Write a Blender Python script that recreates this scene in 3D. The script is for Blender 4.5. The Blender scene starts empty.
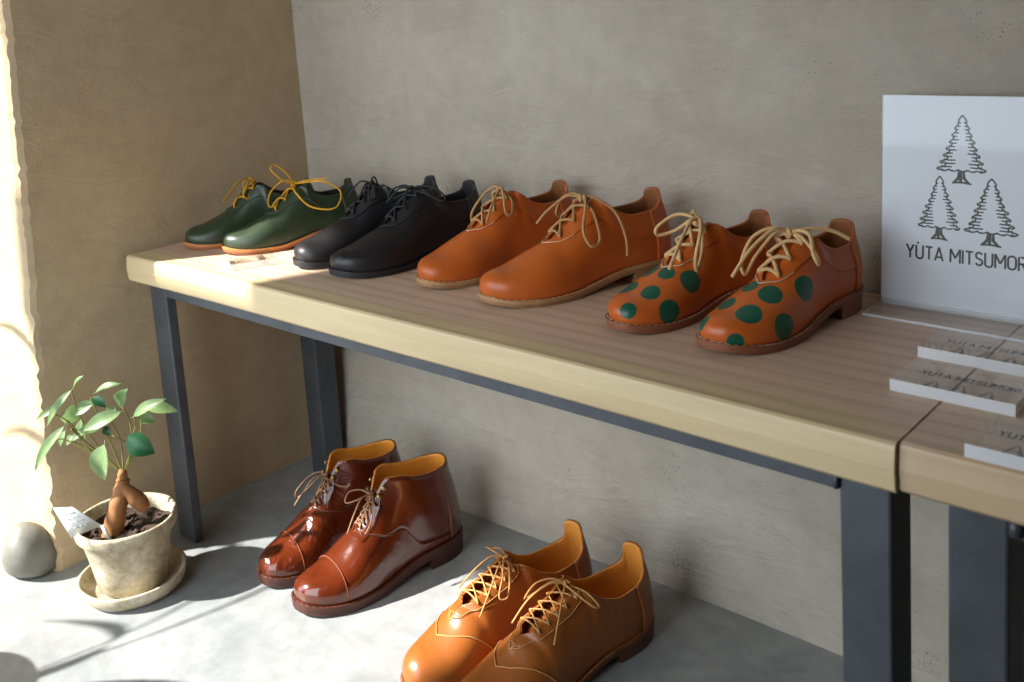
import bpy, bmesh, math, random
import numpy as np
from mathutils import Vector, Matrix
random.seed(7)
C = bpy.context.scene.collection
SC = bpy.context.scene

def lin(r, g, b):
    f = lambda c: (c / 255 / 12.92) if c / 255 <= .04045 else ((c / 255 + .055) / 1.055) ** 2.4
    return (f(r), f(g), f(b), 1.0)

# ------------------------------------------------------------------ camera, world, sun, window light, exposure
cam_d = bpy.data.cameras.new('camera'); cam = bpy.data.objects.new('camera', cam_d); C.objects.link(cam)
def set_camera():
    pitch, roll, yaw = 0.14863444663490885, -0.06564013255174217, -0.7381705299250386
    f = np.array([math.sin(yaw) * math.cos(pitch), math.cos(yaw) * math.cos(pitch), -math.sin(pitch)])
    r = np.array([math.cos(yaw), -math.sin(yaw), 0.0]); u = np.cross(r, f)
    c, s = math.cos(roll), math.sin(roll)
    r2, u2 = c * r + s * u, -s * r + c * u
    m = Matrix((r2, u2, -f)).transposed().to_4x4()
    m.translation = Vector((1.77188578, -1.24239331, 0.95198145))
    cam.matrix_world = m
    cam_d.sensor_width = 36; cam_d.lens = 1001.45 / 1024 * 36
    cam_d.shift_x = (512 - 511.904) / 1024; cam_d.shift_y = (152.2635 - 341) / 1024
    cam_d.clip_start = .02
    cam_d.dof.use_dof = True; cam_d.dof.focus_distance = 1.42; cam_d.dof.aperture_fstop = 7.0
set_camera()
SC.camera = cam

world = bpy.data.worlds.new('sky'); SC.world = world; world.use_nodes = True
wn = world.node_tree.nodes; wl = world.node_tree.links
bg = wn['Background']; bg.inputs['Color'].default_value = (.82, .92, 1.0, 1); bg.inputs['Strength'].default_value = 4.9

sun_d = bpy.data.lights.new('sun', 'SUN'); sun = bpy.data.objects.new('sun', sun_d); C.objects.link(sun)
sun_d.energy = 14.5; sun_d.color = (1.0, .96, .91); sun_d.angle = .018
SUN_AZ, SUN_EL = math.radians(37.5), math.radians(39.5)
SUN_DIR = Vector((math.sin(SUN_AZ) * math.cos(SUN_EL), math.cos(SUN_AZ) * math.cos(SUN_EL), -math.sin(SUN_EL)))
sun.rotation_euler = SUN_DIR.to_track_quat('-Z', 'Y').to_euler(); sun.location = (-2, -3, 3)

def portal(name, loc, rot, sx, sy):
    d = bpy.data.lights.new(name, 'AREA'); d.shape = 'RECTANGLE'; d.size = sx; d.size_y = sy
    o = bpy.data.objects.new(name, d); C.objects.link(o); o.location = loc; o.rotation_euler = rot
    d.cycles.is_portal = True
    return o

SC.view_settings.view_transform = 'Standard'; SC.view_settings.look = 'None'
SC.view_settings.exposure = 0.0; SC.view_settings.gamma = 1; SC.view_settings.use_curve_mapping = False
SC.cycles.max_bounces = 8; SC.cycles.diffuse_bounces = 5; SC.cycles.transparent_max_bounces = 16
SC.cycles.caustics_reflective = False; SC.cycles.caustics_refractive = False
SC.cycles.use_denoising = True; SC.cycles.sample_clamp_indirect = 6

# ------------------------------------------------------------------ materials
def new_mat(name):
    m = bpy.data.materials.new(name); m.use_nodes = True
    nt = m.node_tree; b = nt.nodes['Principled BSDF']
    return m, nt, b
def N(nt, t, **kw):
    n = nt.nodes.new(t)
    for k, v in kw.items():
        if k in n.inputs: n.inputs[k].default_value = v
        else: setattr(n, k, v)
    return n
def noise(nt, scale, detail=4, rough=.55, vec=None, dist=0.0):
    n = N(nt, 'ShaderNodeTexNoise'); n.inputs['Scale'].default_value = scale
    n.inputs['Detail'].default_value = detail; n.inputs['Roughness'].default_value = rough
    n.inputs['Distortion'].default_value = dist
    if vec is not None: nt.links.new(vec, n.inputs['Vector'])
    return n
def ramp(nt, fac, stops):
    r = N(nt, 'ShaderNodeValToRGB'); nt.links.new(fac, r.inputs['Fac'])
    e = r.color_ramp.elements
    while len(e) < len(stops): e.new(.5)
    for el, (p, c) in zip(e, stops): el.position = p; el.color = c
    return r
def bump(nt, b, h, strength, dist):
    n = N(nt, 'ShaderNodeBump'); n.inputs['Strength'].default_value = strength; n.inputs['Distance'].default_value = dist
    nt.links.new(h, n.inputs['Height'])
    if b is not None: nt.links.new(n.outputs['Normal'], b.inputs['Normal'])
    return n
def coords(nt, kind='Object', scale=(1, 1, 1)):
    t = N(nt, 'ShaderNodeTexCoord'); m = N(nt, 'ShaderNodeMapping'); m.inputs['Scale'].default_value = scale
    nt.links.new(t.outputs[kind], m.inputs['Vector'])
    return m.outputs['Vector']
def mixc(nt, fac, a, b, mode='MIX'):
    n = N(nt, 'ShaderNodeMix'); n.data_type = 'RGBA'; n.blend_type = mode
    for sock, v in ((n.inputs[0], fac), (n.inputs[6], a), (n.inputs[7], b)):
        if hasattr(v, 'type') and not isinstance(v, (tuple, float)): nt.links.new(v, sock)
        else: sock.default_value = v
    return n.outputs[2]
def mul(c, k): return (c[0] * k, c[1] * k, c[2] * k, 1)

def simple(name, col, rough=.5, var=.12, scale=40, bmp=0.0, bscale=300, metal=0, coat=0, coat_rough=.1, spec=.5, sheen=0):
    m, nt, b = new_mat(name)
    v = coords(nt)
    n = noise(nt, scale, 4, .6, v)
    r = ramp(nt, n.outputs['Fac'], [(.25, mul(col, 1 - var)), (.75, mul(col, 1 + var))])
    nt.links.new(r.outputs['Color'], b.inputs['Base Color'])
    b.inputs['Roughness'].default_value = rough; b.inputs['Metallic'].default_value = metal
    b.inputs['Coat Weight'].default_value = coat; b.inputs['Coat Roughness'].default_value = coat_rough
    b.inputs['Specular IOR Level'].default_value = spec
    if bmp:
        n2 = noise(nt, bscale, 3, .6, v); bump(nt, b, n2.outputs['Fac'], bmp, .001)
    return m

def leather(name, col, rough=.42, coat=.0, var=.14, bmp=.12, creases=0.0, dots=None, dotcol=None):
    m, nt, b = new_mat(name)
    v = coords(nt)
    n = noise(nt, 14, 4, .6, v)
    r = ramp(nt, n.outputs['Fac'], [(.3, mul(col, 1 - var)), (.7, mul(col, 1 + var))])
    out = r.outputs['Color']
    if dots:
        tc = N(nt, 'ShaderNodeTexCoord'); acc = None
        wob = noise(nt, 60, 2, .5, tc.outputs['Object'])
        for (cx, cy, cz, rad) in dots:
            d = N(nt, 'ShaderNodeVectorMath', operation='DISTANCE'); nt.links.new(tc.outputs['Object'], d.inputs[0])
            d.inputs[1].default_value = (cx, cy, cz)
            q = N(nt, 'ShaderNodeMath', operation='DIVIDE'); nt.links.new(d.outputs['Value'], q.inputs[0]); q.inputs[1].default_value = rad
            if acc is None: acc = q.outputs[0]
            else:
                mn = N(nt, 'ShaderNodeMath', operation='MINIMUM'); nt.links.new(acc, mn.inputs[0]); nt.links.new(q.outputs[0], mn.inputs[1]); acc = mn.outputs[0]
        ad = N(nt, 'ShaderNodeMath', operation='MULTIPLY_ADD'); nt.links.new(wob.outputs['Fac'], ad.inputs[0]); ad.inputs[1].default_value = .12; nt.links.new(acc, ad.inputs[2])
        msk = ramp(nt, ad.outputs[0], [(.98, (1, 1, 1, 1)), (1.0, (0, 0, 0, 1))])
        out = mixc(nt, msk.outputs['Color'], out, dotcol)
    nt.links.new(out, b.inputs['Base Color'])
    b.inputs['Roughness'].default_value = rough; b.inputs['Coat Weight'].default_value = coat
    b.inputs['Coat Roughness'].default_value = .12
    g = noise(nt, 420, 3, .6, v)
    bm1 = bump(nt, None, g.outputs['Fac'], bmp, .0006)
    if creases:
        w = noise(nt, 26, 3, .5, v, 1.2)
        bm2 = bump(nt, None, w.outputs['Fac'], creases, .01)
        nt.links.new(bm1.outputs['Normal'], bm2.inputs['Normal']); nt.links.new(bm2.outputs['Normal'], b.inputs['Normal'])
    else:
        nt.links.new(bm1.outputs['Normal'], b.inputs['Normal'])
    return m

def plaster(name, c1, c2, rough=.9, grain=.6, pits=1.0):
    m, nt, b = new_mat(name)
    v = coords(nt)
    n1 = noise(nt, 3.2, 6, .62, v, .6); n2 = noise(nt, 26, 5, .65, v); n3 = noise(nt, 230, 4, .75, v)
    r = ramp(nt, n1.outputs['Fac'], [(.25, c1), (.75, c2)])
    r2 = ramp(nt, n2.outputs['Fac'], [(.3, (.91, .91, .91, 1)), (.65, (1.03, 1.03, 1.03, 1))])
    c = mixc(nt, 1.0, r.outputs['Color'], r2.outputs['Color'], 'MULTIPLY')
    pit = N(nt, 'ShaderNodeTexVoronoi'); pit.inputs['Scale'].default_value = 190; nt.links.new(v, pit.inputs['Vector'])
    where = noise(nt, 9, 3, .6, v)
    sm = N(nt, 'ShaderNodeMath', operation='SUBTRACT'); nt.links.new(pit.outputs['Distance'], sm.inputs[0])
    wr = ramp(nt, where.outputs['Fac'], [(.52, (0, 0, 0, 1)), (.78, (.30, .30, .30, 1))])
    nt.links.new(wr.outputs['Color'], sm.inputs[1])
    pr = ramp(nt, sm.outputs[0], [(.0, (.45, .43, .40, 1)), (.06, (1, 1, 1, 1))])
    c = mixc(nt, pits, c, pr.outputs['Color'], 'MULTIPLY')
    nt.links.new(c, b.inputs['Base Color']); b.inputs['Roughness'].default_value = rough
    b.inputs['Specular IOR Level'].default_value = .2
    h = N(nt, 'ShaderNodeMath', operation='MULTIPLY_ADD'); nt.links.new(n2.outputs['Fac'], h.inputs[0]); h.inputs[1].default_value = 1.3
    tv = coords(nt, 'Object', (5, 5, 13)); tn = noise(nt, 1.0, 3, .55, tv, 1.4)
    h2 = N(nt, 'ShaderNodeMath', operation='MULTIPLY_ADD'); nt.links.new(tn.outputs['Fac'], h2.inputs[0]); h2.inputs[1].default_value = 4.5
    nt.links.new(n3.outputs['Fac'], h2.inputs[2]); nt.links.new(h2.outputs[0], h.inputs[2])
    bump(nt, b, h.outputs[0], grain, .004)
    return m

def concrete(name):
    m, nt, b = new_mat(name)
    v = coords(nt)
    n1 = noise(nt, 4, 6, .65, v, .8); n2 = noise(nt, 30, 5, .6, v)
    r = ramp(nt, n1.outputs['Fac'], [(.3, lin(126, 130, 132)), (.7, lin(164, 166, 164))])
    r2 = ramp(nt, n2.outputs['Fac'], [(.3, (.86, .86, .86, 1)), (.7, (1.08, 1.08, 1.08, 1))])
    nt.links.new(mixc(nt, 1.0, r.outputs['Color'], r2.outputs['Color'], 'MULTIPLY'), b.inputs['Base Color'])
    b.inputs['Roughness'].default_value = .5; b.inputs['Specular IOR Level'].default_value = .4
    bump(nt, b, n2.outputs['Fac'], .25, .002)
    return m

def wood(name, heart, sap, sap_w, seed):
    m, nt, b = new_mat(name)
    t = N(nt, 'ShaderNodeTexCoord'); mp = N(nt, 'ShaderNodeMapping'); mp.inputs['Scale'].default_value = (2.2, 26, 26); mp.inputs['Location'].default_value = (seed, seed * 2, 0)
    nt.links.new(t.outputs['Object'], mp.inputs['Vector'])
    n = noise(nt, 1.6, 6, .6, mp.outputs['Vector'], .5)
    mp2 = N(nt, 'ShaderNodeMapping'); mp2.inputs['Scale'].default_value = (1.2, 7, 7); mp2.inputs['Location'].default_value = (seed, 0, 1)
    nt.links.new(t.outputs['Object'], mp2.inputs['Vector'])
    w = N(nt, 'ShaderNodeTexWave'); w.wave_type = 'BANDS'; w.bands_direction = 'Y'
    w.inputs['Scale'].default_value = 1.6; w.inputs['Distortion'].default_value = 5; w.inputs['Detail'].default_value = 3; w.inputs['Detail Scale'].default_value = .8
    nt.links.new(mp2.outputs['Vector'], w.inputs['Vector'])
    fine = ramp(nt, n.outputs['Fac'], [(.3, (.88, .86, .84, 1)), (.7, (1.06, 1.06, 1.06, 1))])
    ring = ramp(nt, w.outputs['Fac'], [(.0, (.9, .87, .84, 1)), (.5, (1.03, 1.03, 1.03, 1))])
    # pale sapwood along the front edge with a wandering border
    sx = N(nt, 'ShaderNodeSeparateXYZ'); nt.links.new(t.outputs['Object'], sx.inputs[0])
    bn = N(nt, 'ShaderNodeTexNoise'); bn.noise_dimensions = '1D'; bn.inputs['Scale'].default_value = 5.0; bn.inputs['Detail'].default_value = 3
    nt.links.new(sx.outputs['X'], bn.inputs['W'])
    ma = N(nt, 'ShaderNodeMath', operation='MULTIPLY_ADD'); nt.links.new(bn.outputs['Fac'], ma.inputs[0]); ma.inputs[1].default_value = -.05
    nt.links.new(sx.outputs['Y'], ma.inputs[2])
    mr = N(nt, 'ShaderNodeMapRange'); nt.links.new(ma.outputs[0], mr.inputs['Value'])
    mr.inputs['From Min'].default_value = sap_w - .034; mr.inputs['From Max'].default_value = sap_w - .020
    base = mixc(nt, mr.outputs[0], sap, heart)
    c = mixc(nt, 1.0, base, fine.outputs['Color'], 'MULTIPLY'); c = mixc(nt, 1.0, c, ring.outputs['Color'], 'MULTIPLY')
    nt.links.new(c, b.inputs['Base Color']); b.inputs['Roughness'].default_value = .42; b.inputs['Specular IOR Level'].default_value = .5
    bump(nt, b, n.outputs['Fac'], .15, .001)
    return m

def clear_acrylic(name, tint=(.97, .98, .98, 1)):
    m, nt, b = new_mat(name); nt.nodes.remove(b)
    tr = N(nt, 'ShaderNodeBsdfTransparent'); tr.inputs['Color'].default_value = tint
    gl = N(nt, 'ShaderNodeBsdfGlossy'); gl.inputs['Roughness'].default_value = .04
    fr = N(nt, 'ShaderNodeFresnel'); fr.inputs['IOR'].default_value = 1.49
    mx = N(nt, 'ShaderNodeMixShader'); ge = N(nt, 'ShaderNodeNewGeometry'); iv = N(nt, 'ShaderNodeMath', operation='SUBTRACT'); iv.inputs[0].default_value = 1.0; nt.links.new(ge.outputs['Backfacing'], iv.inputs[1]); mu = N(nt, 'ShaderNodeMath', operation='MULTIPLY'); nt.links.new(fr.outputs[0], mu.inputs[0]); nt.links.new(iv.outputs[0], mu.inputs[1])
    nt.links.new(mu.outputs[0], mx.inputs[0]); nt.links.new(tr.outputs[0], mx.inputs[1]); nt.links.new(gl.outputs[0], mx.inputs[2])
    nt.links.new(mx.outputs[0], nt.nodes['Material Output'].inputs['Surface'])
    return m
def frosted(name, col, amount=.35):
    m, nt, b = new_mat(name)
    b.inputs['Base Color'].default_value = col; b.inputs['Roughness'].default_value = .25
    tr = N(nt, 'ShaderNodeBsdfTransparent')
    n = noise(nt, 160, 2, .5, coords(nt)); bump(nt, b, n.outputs['Fac'], .05, .001)
    mx = N(nt, 'ShaderNodeMixShader'); mx.inputs[0].default_value = 1 - amount
    nt.links.new(tr.outputs[0], mx.inputs[1]); nt.links.new(b.outputs[0], mx.inputs[2])
    nt.links.new(mx.outputs[0], nt.nodes['Material Output'].inputs['Surface'])
    return m
def leaf_mat(name, col):
    m, nt, b = new_mat(name)
    v = coords(nt); n = noise(nt, 60, 3, .5, v)
    r = ramp(nt, n.outputs['Fac'], [(.3, mul(col, .85)), (.7, mul(col, 1.15))])
    nt.links.new(r.outputs['Color'], b.inputs['Base Color']); b.inputs['Roughness'].default_value = .35
    tl = N(nt, 'ShaderNodeBsdfTranslucent'); nt.links.new(mixc(nt, 1.0, r.outputs['Color'], (1.6, 1.7, .7, 1), 'MULTIPLY'), tl.inputs['Color'])
    mx = N(nt, 'ShaderNodeMixShader'); mx.inputs[0].default_value = .35
    nt.links.new(b.outputs[0], mx.inputs[1]); nt.links.new(tl.outputs[0], mx.inputs[2])
    nt.links.new(mx.outputs[0], nt.nodes['Material Output'].inputs['Surface'])
    return m

M = {}
M['wall_back'] = plaster('wall plaster grey', lin(172, 161, 146), lin(194, 186, 172))
M['wall_left'] = plaster('wall plaster cream', lin(182, 158, 126), lin(198, 176, 144), grain=.3, pits=.15)
M['room'] = plaster('room plaster', lin(150, 128, 100), lin(164, 140, 110))
M['floor'] = concrete('concrete floor')
M['steel'] = simple('raw steel', lin(84, 88, 94), .45, .25, 14, .1, 200, metal=.4)
M['wood_a'] = wood('plank wood', lin(220, 190, 165), lin(220, 198, 156), -.36, .3)
M['wood_b'] = wood('second plank wood', lin(222, 194, 166), lin(210, 182, 146), -.395, 4.3)
M['frame'] = simple('window frame paint', lin(60, 58, 56), .5)
M['acrylic'] = clear_acrylic('clear acrylic')
M['acrylic_edge'] = frosted('frosted acrylic edge', lin(238, 240, 246), .18)
M['paper'] = simple('white insert sheet', lin(238, 238, 246), .6, .01, 5)
M['ink'] = simple('black ink', lin(16, 14, 14), .4, .1)
M['ink_tree'] = simple('dark brown ink', lin(40, 34, 26), .45, .25, 90)
M['pot'] = None

# ------------------------------------------------------------------ mesh helpers
class MB:
    def __init__(s): s.v = []; s.f = []; s.mi = []
    def add(s, v, f, mi=0):
        o = len(s.v); s.v += [tuple(map(float, p)) for p in v]; s.f += [tuple(i + o for i in q) for q in f]; s.mi += [mi] * len(f)
    def box(s, a, b, mi=0):
        (x0, y0, z0), (x1, y1, z1) = a, b
        v = [(x0, y0, z0), (x1, y0, z0), (x1, y1, z0), (x0, y1, z0), (x0, y0, z1), (x1, y0, z1), (x1, y1, z1), (x0, y1, z1)]
        s.add(v, [(3, 2, 1, 0), (4, 5, 6, 7), (0, 1, 5, 4), (1, 2, 6, 5), (2, 3, 7, 6), (3, 0, 4, 7)], mi)
    def tube(s, pts, rad, seg=6, closed=False, flat=None, mi=0):
        pts = [Vector(p) for p in pts]; n = len(pts)
        rads = rad if hasattr(rad, '__len__') else [rad] * n
        v = []; f = []; up = None
        for i, p in enumerate(pts):
            if closed: t = pts[(i + 1) % n] - pts[i - 1]
            else: t = pts[min(i + 1, n - 1)] - pts[max(i - 1, 0)]
            if t.length < 1e-9: t = Vector((0, 0, 1))
            t.normalize()
            if up is None: up = Vector((0, 0, 1)) if abs(t.z) < .9 else Vector((1, 0, 0))
            a = t.cross(up)
            if a.length < 1e-6: a = t.cross(Vector((.3, 1, .2)))
            a.normalize(); b = a.cross(t); up = b
            for k in range(seg):
                w = 2 * math.pi * k / seg
                v.append(p + (a * math.cos(w) + b * math.sin(w)) * rads[i])
        m = n if closed else n - 1
        for i in range(m):
            for k in range(seg):
                j = (i + 1) % n
                f.append((i * seg + k, j * seg + k, j * seg + (k + 1) % seg, i * seg + (k + 1) % seg))
        if not closed:
            f.append(tuple(range(seg))[::-1]); f.append(tuple((n - 1) * seg + k for k in range(seg)))
        s.add(v, f, mi)
    def lathe(s, prof, seg=48, cx=0, cy=0, wob=None, mi=0):
        v = []; f = []
        for i, (r, z) in enumerate(prof):
            for k in range(seg):
                w = 2 * math.pi * k / seg; rr = r * (1 + (wob(w, z) if wob else 0))
                v.append((cx + rr * math.cos(w), cy + rr * math.sin(w), z))
        for i in range(len(prof) - 1):
            for k in range(seg):
                f.append((i * seg + k, i * seg + (k + 1) % seg, (i + 1) * seg + (k + 1) % seg, (i + 1) * seg + k))
        f.append(tuple(range(seg))[::-1]); f.append(tuple((len(prof) - 1) * seg + k for k in range(seg)))
        s.add(v, f, mi)
    def build(s, name, mats, parent=None, smooth=True, bevel=0, weld=0, autosm=None):
        me = bpy.data.meshes.new(name); me.from_pydata(s.v, [], s.f)
        mats = mats if isinstance(mats, (list, tuple)) else [mats]
        for m in mats: me.materials.append(m)
        for p, i in zip(me.polygons, s.mi): p.material_index = i; p.use_smooth = smooth
        bm = bmesh.new(); bm.from_mesh(me)
        if weld: bmesh.ops.remove_doubles(bm, verts=bm.verts, dist=weld)
        bmesh.ops.recalc_face_normals(bm, faces=bm.faces)
        if bevel:
            ed = [e for e in bm.edges if len(e.link_faces) == 2 and e.calc_face_angle(0) > .6]
            bmesh.ops.bevel(bm, geom=ed, offset=bevel, segments=2, affect='EDGES', profile=.5, clamp_overlap=True)
        bm.to_mesh(me); bm.free()
        o = bpy.data.objects.new(name, me); C.objects.link(o)
        if parent: o.parent = parent
        return o

def empty(name, loc, rz=0.0):
    o = bpy.data.objects.new(name, None); C.objects.link(o); o.location = loc; o.rotation_euler = (0, 0, rz); o.empty_display_size = .05
    return o
def tag(o, label, cat, group=None):
    o['label'] = label; o['category'] = cat
    if group: o['group'] = group
    return o
def struct(o): o['kind'] = 'structure'; return o
def catmull(P, n=8, closed=False):
    P = [Vector(p) for p in P]; out = []; N_ = len(P)
    rng = range(N_) if closed else range(N_ - 1)
    for i in rng:
        if closed: a, b, c, d = P[i - 1], P[i], P[(i + 1) % N_], P[(i + 2) % N_]
        else: a, b, c, d = P[max(i - 1, 0)], P[i], P[i + 1], P[min(i + 2, N_ - 1)]
        for k in range(n):
            t = k / n
            out.append(.5 * ((2 * b) + (c - a) * t + (2 * a - 5 * b + 4 * c - d) * t * t + (3 * b - 3 * c + d - a) * t ** 3))
    if not closed: out.append(P[-1])
    return out

# ------------------------------------------------------------------ the room
H = .542; T = .048; D = .395
def grid_wall(name, fn, us, vs, m):
    mb = MB(); v = []; f = []
    for u in us:
        for w in vs: v.append(fn(u, w))
    n = len(vs)
    for i in range(len(us) - 1):
        for j in range(n - 1): f.append((i * n + j, (i + 1) * n + j, (i + 1) * n + j + 1, i * n + j + 1))
    mb.add(v, f)
    return struct(mb.build(name, m))
ROOM_X1, ROOM_Y0, ROOM_Z = 3.3, -1.62, 2.45
mb = MB(); mb.box((-2.2, ROOM_Y0 - .1, -.12), (ROOM_X1 + .15, .3, 0)); struct(mb.build('floor', M['floor'], smooth=False))
mb = MB(); mb.box((-9, -12, -.16), (9, ROOM_Y0 - .1, -.02)); struct(mb.build('ground_outside', simple('asphalt', lin(84, 84, 84), .9, .2, 30), smooth=False))
def lumps(x, z, k=0):
    return .004 * math.sin(7 * x + 3 * z + k) + .003 * math.sin(13 * z - 5 * x + 2 * k)
us = [i * (ROOM_X1 + .1) / 60 - .1 for i in range(61)]; vs = [i * 2.5 / 40 for i in range(41)]
grid_wall('wall_back', lambda x, z: (x, -.028 * max(0, 1 - x / .9) * max(0, 1 - z / .5) + .004 + .022 * min(1, z / .5) + lumps(x, z) * .6, z), us, vs, M['wall_back'])
# plastered wall standing out from the left corner: inner face, broken plaster corner, end face toward the window
mbw = MB()
def leftx(z): return .018 + .012 * min(z, 1.1)
cols = []
ys = [.06 - .66 * i / 26 for i in range(25)]
zs = [i * 2.5 / 220 for i in range(221)]
rnd = random.Random(3)
edge_j = [(rnd.uniform(-.0025, .0025) + .0012 * math.sin(i * .17) , rnd.uniform(-.0025, .0025) + .0012 * math.sin(i * .11)) for i in range(len(zs))]
for j, z in enumerate(zs):
    ye = -.590 + .037 * min(z, 1.1) + edge_j[j][1] * (1.6 if z < .2 else 1)
    row = [(leftx(z) + .5 * lumps(y, z, 2), y, z) for y in [.06 + (ye + .012 - .06) * i / 24 for i in range(25)]]
    row += [(leftx(z) + edge_j[j][0] - .004, ye + .002, z), (leftx(z) - .014 + edge_j[j][0], ye - .002, z)]
    row += [(leftx(z) - .03 - .06 * i, -.592 + .037 * min(z, 1.1) + .4 * lumps(i * .1, z, 5), z) for i in range(24)]
    cols.append(row)
W_ = len(cols[0]); v = [p for r in cols for p in r]; f = []
for j in range(len(zs) - 1):
    for i in range(W_ - 1): f.append((j * W_ + i, j * W_ + i + 1, (j + 1) * W_ + i + 1, (j + 1) * W_ + i))
mbw.add(v, f); wlo = struct(mbw.build('wall_left', M['wall_left']))
for e in wlo.data.edges:
    a_, b_ = e.vertices
    if abs(a_ - b_) == W_ and a_ % W_ in (24, 25, 26): e.use_edge_sharp = True
mb = MB(); mb.box((-2.2, ROOM_Y0 - .2, 0), (-1.4, .2, 2.5)); struct(mb.build('wall_far_left', M['room'], smooth=False))
mb = MB(); mb.box((ROOM_X1, ROOM_Y0 - .2, 0), (ROOM_X1 + .15, .2, 2.5)); struct(mb.build('wall_right', M['room'], smooth=False))
mb = MB(); mb.box((-2.2, ROOM_Y0 - .2, ROOM_Z), (ROOM_X1 + .15, .2, ROOM_Z + .1)); struct(mb.build('ceiling', M['room'], smooth=False))
# shop front behind the camera: pier between the window bay and the doorway, lintels, framed panes
FY = ROOM_Y0
mb = MB()
LX0, LX1 = -1.4, -.10      # window bay that lets the sun in
DX0, DX1 = -.05, 1.25      # open doorway under the added sun-blocking awning
mb.box((LX1, FY - .08, 0), (DX0, FY, ROOM_Z)); mb.box((DX1, FY - .08, 0), (ROOM_X1, FY, ROOM_Z))
mb.box((LX0, FY - .03, 2.36), (-.80, FY, ROOM_Z)); mb.box((-.80, FY - .03, 2.05), (LX1, FY, ROOM_Z))
mb.box((DX0, FY - .08, 2.28), (DX1, FY, ROOM_Z))
struct(mb.build('wall_front', M['room'], smooth=False))
mb = MB()
mb.box((-.81, FY - .03, 1.55), (LX1, FY, 1.786))       # transom rail
mb.add([(-.50, FY - .03, 1.772), (LX1, FY - .03, 1.772), (LX1, FY - .03, 2.05), (-.60, FY - .03, 2.05), (-.50, FY, 1.772), (LX1, FY, 1.772), (LX1, FY, 2.05), (-.60, FY, 2.05)], [(3, 2, 1, 0), (4, 5, 6, 7), (0, 1, 5, 4), (1, 2, 6, 5), (2, 3, 7, 6), (3, 0, 4, 7)])  # slanted panel, added out of view to cut the sun patch on its right
mb.box((LX0, FY - .05, 0), (LX1, FY - .01, .06)); mb.box((LX0, FY - .05, 0), (LX0 + .03, FY - .01, 2.36)); mb.box((LX1 - .03, FY - .05, 0), (LX1, FY - .01, 1.55))
struct(mb.build('window_1', M['frame'], smooth=False))
mb = MB()
for x in (DX0, DX1 - .05): mb.box((x, FY - .09, 0), (x + .05, FY - .03, 2.28))
mb.box((DX0, FY - .09, 2.23), (DX1, FY - .03, 2.28))
struct(mb.build('door_1', M['frame'], smooth=False))
mb = MB(); blk = []                                     # unseen awning, added and skewed to keep sun out of the doorway
for zz in (2.40, 2.44):
    for d_, x0_, x1_ in ((.08, -.15, 1.40), (2.5, -2.02, -.40)): blk += [(x0_, FY - d_, zz), (x1_, FY - d_, zz)]
mb.add(blk, [(0, 1, 3, 2), (4, 6, 7, 5), (0, 4, 5, 1), (1, 5, 7, 3), (3, 7, 6, 2), (2, 6, 4, 0)])
struct(mb.build('sun_blocker_1', M['room'], smooth=False))
portal('window_portal', ((LX0 + LX1) / 2, FY - .12, 1.18), (math.radians(90), 0, 0), LX1 - LX0, 2.37)
portal('door_portal', ((DX0 + DX1) / 2, FY - .12, 1.14), (math.radians(90), 0, 0), DX1 - DX0, 2.28)

# ------------------------------------------------------------------ benches
def plank(name, x0, x1, y0, y1, z0, z1, m, parent, live=0.0, seed=1):
    mb = MB(); n = 60; v = []; f = []
    rr = random.Random(seed); ph = rr.uniform(0, 6)
    prof = 10
    for i in range(n + 1):
        x = x0 + (x1 - x0) * i / n
        w = live * (math.sin(3.1 * x + ph) + .5 * math.sin(8.3 * x + 2 * ph))
        yf = y0 + w; r = .004
        ring = [(yf + .004, z0), (yf, z0 + r), (yf - .002, (z0 + z1) / 2), (yf, z1 - r * 1.3), (yf + .0015, z1 - .002), (yf + .005, z1), (yf + .05, z1), ((y0 + y1) / 2, z1), (y1, z1), (y1, z0)]
        v += [(x, a, b) for a, b in ring]
    for i in range(n):
        for k in range(prof): f.append((i * prof + k, (i + 1) * prof + k, (i + 1) * prof + (k + 1) % prof, i * prof + (k + 1) % prof))
    f.append(tuple(range(prof))); f.append(tuple(n * prof + k for k in range(prof))[::-1])
    mb.add(v, f)
    return mb.build(name, m, parent, smooth=False)
bench = empty('display_bench', (.75, -.2, 0))
tag(bench, 'long wooden display bench with pale plank top on grey steel legs along the wall', 'bench')
def local(o, parent): o.matrix_parent_inverse = parent.matrix_basis.inverted(); return o
JX = 1.4475
local(plank('plank_top', .046, JX - .0012, -D - .008, .012, H - T, H, M['wood_a'], bench, .0025, 2), bench)
def post(name, x0, x1, y0, y1, z1, parent, lean=0.0):
    mb = MB(); mb.box((x0, y0, 0), (x1, y1, z1)); o = mb.build(name, M['steel'], parent, smooth=False, bevel=.003); return local(o, parent)
post('leg', .082, .138, -.386, -.367, H - T, bench)
post('leg', 1.385, 1.435, -.386, -.336, H - T, bench)
post('leg', .086, .136, -.078, -.03, H - T, bench)
post('leg', 1.385, 1.435, -.085, -.035, H - T, bench)
mb = MB(); mb.box((.138, -.386, H - T - .021), (1.385, -.380, H - T)); local(mb.build('front_rail', M['steel'], bench, smooth=False, bevel=.001), bench)
mb = MB(); mb.box((.136, -.05, H - T - .021), (1.385, -.044, H - T)); local(mb.build('rear_rail', M['steel'], bench, smooth=False, bevel=.001), bench)
for x in (.11, 1.41):
    mb = MB(); mb.box((x - .003, -.367 if x < 1 else -.336, H - T - .022), (x + .003, -.078, H - T)); local(mb.build('side_rail', M['steel'], bench, smooth=False), bench)
bench2 = empty('display_bench', (1.95, -.2, 0))
tag(bench2, 'second wooden display bench on steel posts butted against the right end of the long bench', 'bench')
local(plank('plank_top', JX + .0012, 2.5, -D - .006, .012, H - T, H, M['wood_b'], bench2, .0015, 6), bench2)
post('leg', 1.485, 1.536, -.386, -.336, H - T, bench2); post('leg', 2.40, 2.45, -.386, -.336, H - T, bench2)
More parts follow.
